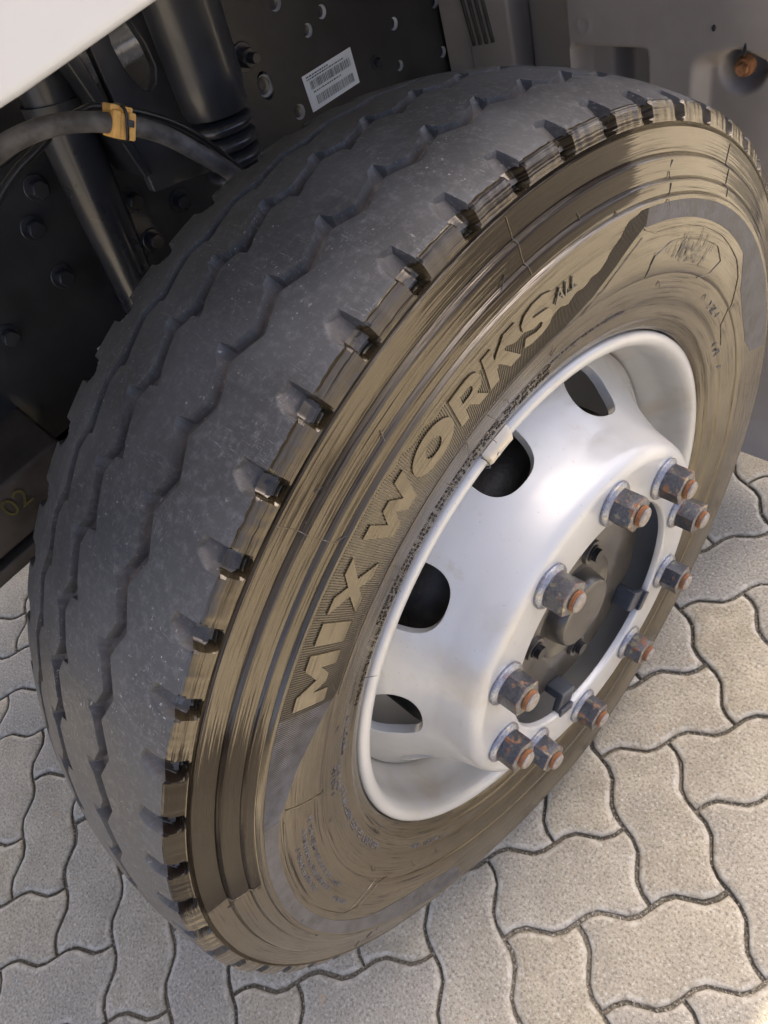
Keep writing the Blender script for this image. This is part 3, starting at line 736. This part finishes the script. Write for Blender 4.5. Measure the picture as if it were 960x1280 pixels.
# ------------------------------------------------------------------ truck round the wheel
truck = tag(empty('truck', (-1.1, 1.2, 0)), 'white truck body, black frame and grey mudguard round the wheel', 'truck')
INV = Matrix.Translation((1.1, -1.2, 0))
def tpart(name, me, mat, parent=truck):
    me.transform(INV); return link(name, me, parent, [mat] if not isinstance(mat, (list, tuple)) else mat)
def plate(loops, x0, x1, name, smooth=30, bev=0):
    """outline in (y, z above wheel centre), extruded from x0 to x1"""
    bm = poly_bm(loops); ex = bmesh.ops.extrude_face_region(bm, geom=bm.faces[:])
    top = {e for e in ex['geom'] if isinstance(e, bmesh.types.BMVert)}
    for v in bm.verts: v.co = Vector((x1 if v in top else x0, v.co.x, v.co.y + H))
    if bev:
        bmesh.ops.recalc_face_normals(bm, faces=bm.faces)
        es = [e for e in bm.edges if len(e.link_faces) == 2 and e.calc_face_angle(0) > R_(50)]
        bmesh.ops.bevel(bm, geom=es, offset=bev, segments=4, affect='EDGES', profile=.5)
    return bmmesh(name, bm, smooth)
# cab side panel with the wheel arch cut out of it; its lip crosses the top left corner of the view
arch = [(-.80, -.05), (-.70, -.05), (-.69, .20), (-.655, .38), (-.58, .52), (-.45, .608), (-.30, .645), (-.20, .6475), (-.10, .6505), (.10, .655), (.30, .645), (.46, .60), (.58, .50), (.66, .36), (.68, .16), (.68, -.05), (.80, -.05), (.80, 1.50), (-.80, 1.50)]
def smooth_loop(lp, a, b, k=5):
    out = lp[:a]
    for i in range(a, b):
        p0, p1, p2, p3 = [Vector(lp[j]) for j in (max(a, i - 1), i, i + 1, min(b, i + 2))]
        for q in range(k):
            t = q / k; out.append(tuple(.5 * ((2 * p1) + (p2 - p0) * t + (2 * p0 - 5 * p1 + 4 * p2 - p3) * t * t + (3 * p1 - p0 - 3 * p2 + p3) * t ** 3)))
    return out + lp[b:]
tpart('fender', plate([smooth_loop(arch, 1, 15)], -.036, -.020, 'fender', 40, .005), WHITE)
bm = bmesh.new(); box_bm(bm, (-1.15, .0, H + 1.15), (2.2, 1.58, .70), .05); tpart('cab', bmmesh('cab', bm, 40), WHITE)  # unseen cab box; casts shade, front end cut short to admit skylight
bm = bmesh.new(); box_bm(bm, (-1.17, 3.45, H + .95), (2.30, 5.2, 1.1), .02); tpart('shade_body', bmmesh('shade_body', bm, 40), WHITE)  # unseen body added to keep the sun off the paving
# frame rail with punched holes
holes = [(.336, .450, .010), (.404, .410, .0085), (.372, .401, .0085), (.474, .312, .009), (.519, .286, .0075), (.527, .341, .0085), (.619, .331, .0085), (.615, .261, .008), (.314, .3215, .010)]
rail = [(-.95, .16), (1.6, .16), (1.6, .66), (-.95, .66)]
me = plate([rail] + [circ(y, z, r, 20) for y, z, r in holes] + [circ(.276, .376, .012, 24, .018)], -.628, -.620, 'frame_rail', 30)
me.materials.append(BLACK); me.materials.append(METAL)
for p in me.polygons:
    c = p.center
    if abs(p.normal.x) < .5 and any(math.hypot(c.y - y, c.z - H - z) < .022 for y, z, r in holes + [(.276, .376, .018)]): p.material_index = 1  # hole walls made pale to paint in the brightness inside
me.transform(INV); frame = link('frame_rail', me, truck)
bm = bmesh.new(); box_bm(bm, (-.70, .3, H + .17), (.16, 2.5, .012), .002); box_bm(bm, (-.70, .3, H + .65), (.16, 2.5, .012), .002); box_bm(bm, (-.80, .3, H + .41), (.012, 2.5, .49)); tpart('frame_flange', bmmesh('frame_flange', bm, 30), BLACK)
def bolt(y, z, x=-.620, s=1., mat=BLACKGLOSS, long=.0, parent=frame):
    bm = bmesh.new(); c = Vector((x, y, z + H)); cyl_x(bm, c + Vector((.0015, 0, 0)), .0165 * s, .003, 24); cyl_x(bm, c + Vector((.008 * s + .002, 0, 0)), .0115 * s, .015 * s, 6)
    if long: cyl_x(bm, c + Vector((.015 * s + long / 2, 0, 0)), .0062 * s, long, 16)
    bmesh.ops.bevel(bm, geom=[e for e in bm.edges if e.calc_face_angle(0) > .9], offset=.0008, segments=1, affect='EDGES')
    return tpart('frame_bolt', bmmesh('frame_bolt', bm, 35), mat, parent)
bolt(.259, .420, s=1.05, long=.016)
for y, z in ((-.097, .400), (-.103, .337), (-.201, .319), (.023, .305), (.027, .360), (.092, .376), (.085, .324), (.032, .420), (-.066, .432), (.474, .312)): bolt(y, z, s=.9 if y < .4 else .6, mat=BLACKGLOSS)
# sticker with barcodes
o_ = Vector((-.6185, .335, .310)); ux = Vector((0, .0975, -.006)); uy = Vector((0, .001, .048))
def lab(u, v, dx=0): p = o_ + ux * u + uy * v; return (p.x + dx, p.y, p.z + H)
sheet = mesh('label_sticker', [lab(0, 0), lab(1, 0), lab(1, 1), lab(0, 1), lab(0, 0, -.0008), lab(1, 0, -.0008), lab(1, 1, -.0008), lab(0, 1, -.0008)], [(0, 1, 2, 3), (0, 4, 5, 1), (1, 5, 6, 2), (2, 6, 7, 3), (3, 7, 4, 0)])
tpart('label_sticker', sheet, PAPER, frame)
V, F = [], []
def quad(u0, v0, u1, v1):
    n0 = len(V); V.extend([lab(u0, v0, .0003), lab(u1, v0, .0003), lab(u1, v1, .0003), lab(u0, v1, .0003)]); F.append((n0, n0 + 1, n0 + 2, n0 + 3))
for v0, v1, ua, ub in ((.56, .78, .10, .93), (.12, .36, .14, .90)):
    u = ua
    while u < ub:
        w_ = random.choice((.006, .009, .014)); quad(u, v0, u + w_, v1); u += w_ + random.choice((.008, .012, .018))
for v0, ua, ub in ((.83, .06, .80), (.46, .12, .70), (.90, .06, .5)):
    u = ua
    while u < ub: w_ = random.uniform(.015, .05); quad(u, v0, u + w_, v0 + .035); u += w_ + .012
V0, F0 = V, F
for y, z, r in holes + [(.276, .376, .014)]:
    V, F = [], []
    for k in range(24):
        a = 2 * math.pi * k / 24
        for dx, f in ((0, .985), (-.0045, .80), (-.0050, .40)): V.append((-.621 + dx, y + r * f * math.cos(a), z + r * f * math.sin(a) + H))
    for k in range(24):
        for i in range(2): F.append((k * 3 + i, k * 3 + i + 1, ((k + 1) % 24) * 3 + i + 1, ((k + 1) % 24) * 3 + i))
    F.append(tuple(k * 3 + 2 for k in range(24)))
    o_h = tpart('punched_hole', mesh('punched_hole', V, F, 40), [HOLE, BLACKGLOSS], frame); [setattr(p_, 'material_index', 1) for p_ in o_h.data.polygons if (p_.index % 2 == 1 and p_.index < 48) or p_.index == 48]  # pale rim and dark centre paint light and shade into the hole
V, F = V0, F0
tag(tpart('barcode', mesh('barcode', V, F), INK, frame), kind='stuff')
# shock absorber: wide black dust tube over a ribbed bellows
def along(p0, p1, prof, n=40):
    p0, p1 = Vector(p0), Vector(p1); d = (p1 - p0).normalized(); u = d.cross(Vector((1, 0, 0))).normalized(); w = d.cross(u)
    V, F = [], []; m = len(prof); L_ = (p1 - p0).length
    for k in range(n):
        a = 2 * math.pi * k / n
        for s, r in prof: V.append(p0 + d * s * L_ + (u * math.cos(a) + w * math.sin(a)) * r + Vector((0, 0, H)))
    for k in range(n):
        for i in range(m - 1): F.append((k * m + i, k * m + i + 1, ((k + 1) % n) * m + i + 1, ((k + 1) % n) * m + i))
    return V, F
A0, A1 = (-.44, .119, .640), (-.44, .096, .452)
V, F = along(A0, A1, [(0, .0001), (0, .038), (.30, .038), (.34, .0402), (.38, .0402), (.42, .0375), (.80, .0368), (.96, .036), (1.0, .033), (1.0, .02)])
sh = tpart('shock_absorber', mesh('shock_absorber', V, F, 35, True), BLACKGLOSS)
for k in range(4):
    p0 = Vector(A1) + (Vector(A1) - Vector(A0)).normalized() * (.004 + .0165 * k) 
    V, F = along(p0, p0 + (Vector(A1) - Vector(A0)).normalized() * .016, [(0, .024), (.15, .031), (.35, .0345), (.6, .0345), (.85, .031), (1, .024)])
    tpart('bellows_ring', mesh('bellows_ring', V, F, 60, True), BLACKGLOSS, sh)
BRK = mat_simple('worn_black_bracket_paint', (.062, .060, .063), .38, var=.25, coat=.2, nscale=12)
# slotted bracket plate, and the tie tubes behind it
slot = [(y, z) for y, z in [(.060, .553), (.066, .556), (.074, .552), (.079, .544), (.083, .52), (.082, .499), (.074, .487), (.064, .484), (.056, .490), (.050, .510), (.050, .535), (.054, .548)]]
tpart('bracket', plate([[(.030, .66), (.030, .565), (.012, .40), (.095, .38), (.100, .45), (.112, .56), (.112, .66)], slot], -.512, -.498, 'bracket', 30, .002), BRK)
tpart('bracket', plate([[(-.02, .62), (-.005, .56), (.008, .42), (.018, .42), (.010, .56), (.0, .62)]], -.56, -.49, 'bracket', 30, .002), BLACKGLOSS)
tpart('cross_tube', tube('cross_tube', [(-.595, -.02, H + .512), (-.595, .06, H + .508), (-.595, .155, H + .504)], .018, 24), mat_simple('pale_grey_steel', (.62, .62, .63), .3, .2, var=.15))
tpart('strut', tube('strut', [(-.55, -.005, H + .575), (-.55, -.030, H + .43), (-.55, -.052, H + .30), (-.55, -.085, H + .12)], [.030, .029, .026, .024], 28), BLACKGLOSS)
tpart('strut_collar', tube('strut_collar', [(-.55, -.016, H + .512), (-.55, -.020, H + .49)], .033, 28), BLACK)
# dark axle beam and lower boxes under the frame
bm = bmesh.new(); box_bm(bm, (-1.0, -.02, H + .02), (1.4, .11, .12), .01); tpart('axle_beam', bmmesh('axle_beam', bm, 40), BLACK)
bm = bmesh.new(); box_bm(bm, (-.68, -.10, H + .13), (.13, 1.3, .07), .006); tpart('leaf_spring', bmmesh('leaf_spring', bm, 40), BLACK)
bm = bmesh.new(); box_bm(bm, (-.58, -.42, H + .205), (.16, .34, .075), .006); box_bm(bm, (-.57, -.46, H + .150), (.15, .40, .018), .003); box_bm(bm, (-.60, -.46, H + .118), (.10, .44, .02), .003)
step = tpart('step_box', bmmesh('step_box', bm, 40), mat_simple('dirty_brown_black_paint', (.045, .037, .030), .55, var=.4, nscale=20))
tm = text_mesh('02', .036)
for v in tm.vertices: v.co = Vector((-.4988, -.352 + v.co.x, H + .203 + v.co.y))
tpart('painted_number', tm, YPRINT, step)
bm = bmesh.new(); box_bm(bm, (-.47, -.146, H + .299), (.008, .012, .030), .001); tpart('pale_tab', bmmesh('pale_tab', bm, 30), mat_simple('pale_plastic', (.62, .58, .5), .5))
# brake hose in its foam clip, with a thin cable beside it
hs = [(-.24, -.28, H + .53), (-.29, -.19, H + .560), (-.30, -.150, H + .5655), (-.30, -.110, H + .5600), (-.30, -.073, H + .543), (-.30, -.038, H + .5165), (-.30, -.014, H + .487), (-.30, .012, H + .449), (-.31, .035, H + .40)]
hose = tag(link('brake_hose', tube('brake_hose', hs, .0074, 18), None, [RUBBER]), 'dusty black brake hose with yellow foam clip arching over the tyre', 'hose')
cb = [(-.335, -.16, H + .548), (-.33, -.115, H + .551), (-.33, -.076, H + .5495), (-.33, -.058, H + .5445), (-.33, -.022, H + .519), (-.33, .006, H + .489), (-.33, .030, H + .447), (-.33, .05, H + .40)]
tag(link('cable', tube('cable', cb, .0028, 10), None, [CABLE]), 'thin black cable running along just above the brake hose', 'cable')
tag(link('cable', tube('cable', [(-0.36, -0.187, H + 0.509), (-0.36, -0.159, H + 0.524), (-0.36, -0.135, H + 0.532), (-0.36, -0.117, H + 0.535), (-0.36, -0.098, H + 0.539)], .0038, 10), None, [CABLE]), 'short dark cable hanging below the brake hose under the white fender', 'cable')
c = Vector((-.300, -.0625, H + .5365)); dr = (Vector(hs[5]) - Vector(hs[4])).normalized()
nx = Vector((1, 0, 0)); q3 = Matrix((dr, nx.cross(dr).normalized() * -1, nx)).transposed()
KS = .70
bm = bmesh.new()
for k, (dx, ww) in enumerate(((-.0095, .030), (0, .0265), (.0095, .030))): box_bm(bm, c + q3 @ Vector((dx, .001 if k != 1 else 0, 0)), (.0096, ww, .030 - .003 * (k == 1)), .0026, q3)
box_bm(bm, c + q3 @ Vector((-.001, -.0150, -.003)), (.0285, .009, .022), .0022, q3); box_bm(bm, c + q3 @ Vector((.001, .0135, .002)), (.026, .006, .022), .002, q3)
for v in bm.verts: v.co = c + (v.co - c) * KS * .92
clip = link('foam_clip', bmmesh('foam_clip', bm, 40), hose, [YELLOW])
loop = []
for k in range(25):
    a = 2 * math.pi * k / 24; u_, v_ = .0152 * (abs(math.cos(a)) ** .5) * math.copysign(1, math.cos(a)), .0150 * (abs(math.sin(a)) ** .5) * math.copysign(1, math.sin(a))
    loop.append(c + q3 @ (Vector((.001 + .003 * math.cos(a), u_ * 1.12 - .001, v_ * 1.06)) * KS))
link('cable_tie', tube('cable_tie', loop, .0014, 6, res=1), hose, [CABLE])
bm = bmesh.new(); box_bm(bm, c + q3 @ Vector((.003, -.0015, .0122)), (.005, .005, .0035), .0008, q3); link('tie_buckle', bmmesh('tie_buckle', bm, 40), hose, [CLIP])
# mudguard: moulded panel across the back of the wheel arch
def sstep(a_, b_, v): t = np.clip((v - a_) / (b_ - a_), 0, 1); return t * t * (3 - 2 * t)
xs = np.concatenate([np.arange(-.385, .06, .0028)]); zs = np.arange(-.42, .74, .0036)
XX, ZG = np.meshgrid(xs, zs, indexing='ij')
dep = np.zeros_like(XX)
rb = sstep(-.385, -.365, XX); dep += (1 - rb) * .055                              # rounded left edge falling back
p1 = sstep(-.366, -.352, XX) * (1 - sstep(-.262, -.246, XX)) * (1 - sstep(.276, .288, ZG)); dep += p1 * .034
p2 = sstep(-.322, -.306, XX) * (1 - sstep(-.256, -.246, XX)) * (1 - sstep(.270, .286, ZG)); dep += p2 * .034
p3 = sstep(-.190, -.168, XX) * (1 - sstep(.262, .290, ZG + .25 * np.clip(-.15 - XX, 0, 1))) * (1 - sstep(-.10, -.08, XX) * .0); dep += p3 * .020
rr_ = np.hypot(XX + .131, ZG - .260); dep += (1 - sstep(.020, .031, rr_)) * .026 * (rr_ < .05)
rg = np.hypot(XX + .341, ZG - .312); dep -= .0016 * np.exp(-((rg - .0095) / .0016) ** 2)
YY = .600 + dep
V = np.stack([XX, YY, ZG + H], -1).reshape(-1, 3); nz = len(zs); F = []
for i in range(len(xs) - 1):
    for j in range(nz - 1): F.append((i * nz + j, (i + 1) * nz + j, (i + 1) * nz + j + 1, i * nz + j + 1))
me = mesh('mudguard', V, F, 60)
bm = bmesh.new(); bm.from_mesh(me); ex = bmesh.ops.extrude_face_region(bm, geom=bm.faces[:])
me2 = bmmesh('mudguard', bm, 60) if False else None
bm.free() if me2 is None else None
mud = tpart('mudguard', me, PLASTIC); so = mud.modifiers.new('thickness', 'SOLIDIFY'); so.thickness = .004; so.offset = -1
bm = bmesh.new(); box_bm(bm, (-.427, .672, H + .16), (.13, .012, 1.16), .004); tpart('mudguard_recess', bmmesh('mudguard_recess', bm, 40), PLASTIC, mud)
bm = bmesh.new(); box_bm(bm, (-.5195, .640, H + .16), (.085, .050, 1.16), .006); box_bm(bm, (-.586, .640, H + .16), (.055, .045, 1.16), .004)
fl = tpart('mudguard_flank', bmmesh('mudguard_flank', bm, 40), PLASTIC, mud)
for k in range(4):   # slanting black bars near the top of the flank
    bm = bmesh.new(); ro = Matrix.Rotation(R_(-9), 3, 'Y')
    box_bm(bm, (-.557 + .0135 * k, .6145, H + .325 - .004 * k), (.0055, .006, .105 - .012 * k), .0016, ro); tpart('dark_bar', bmmesh('dark_bar', bm, 40), BLACK, mud)
bm = bmesh.new(); c = Vector((-.1325, .626, H + .2585))
bmesh.ops.create_cone(bm, cap_ends=True, segments=28, radius1=.0128, radius2=.0105, depth=.008, matrix=Matrix.Translation(c) @ Matrix.Rotation(math.pi / 2, 4, 'X'))
bmesh.ops.create_cone(bm, cap_ends=True, segments=6, radius1=.0075, radius2=.0070, depth=.006, matrix=Matrix.Translation(c + Vector((0, -.0065, 0))) @ Matrix.Rotation(math.pi / 2, 4, 'X'))
tag(tpart('mudguard_bolt', bmmesh('mudguard_bolt', bm, 35), RUST, mud), 'rusty bolt in a round recess of the mudguard')
for (x_, z_, r_, q_) in ((-.162, .312, .0026, .004), (-.1225, .290, .002, .0075)):
    bm = bmesh.new(); bmesh.ops.create_cone(bm, cap_ends=True, segments=14, radius1=1, radius2=.8, depth=.0014, matrix=Matrix.Translation((x_, .5996, z_ + H)) @ Matrix.Rotation(math.pi / 2, 4, 'X') @ Matrix.Diagonal((r_, q_, 1, 1)))
    tpart('tar_spot', bmmesh('tar_spot', bm, 40), BLACK, mud)
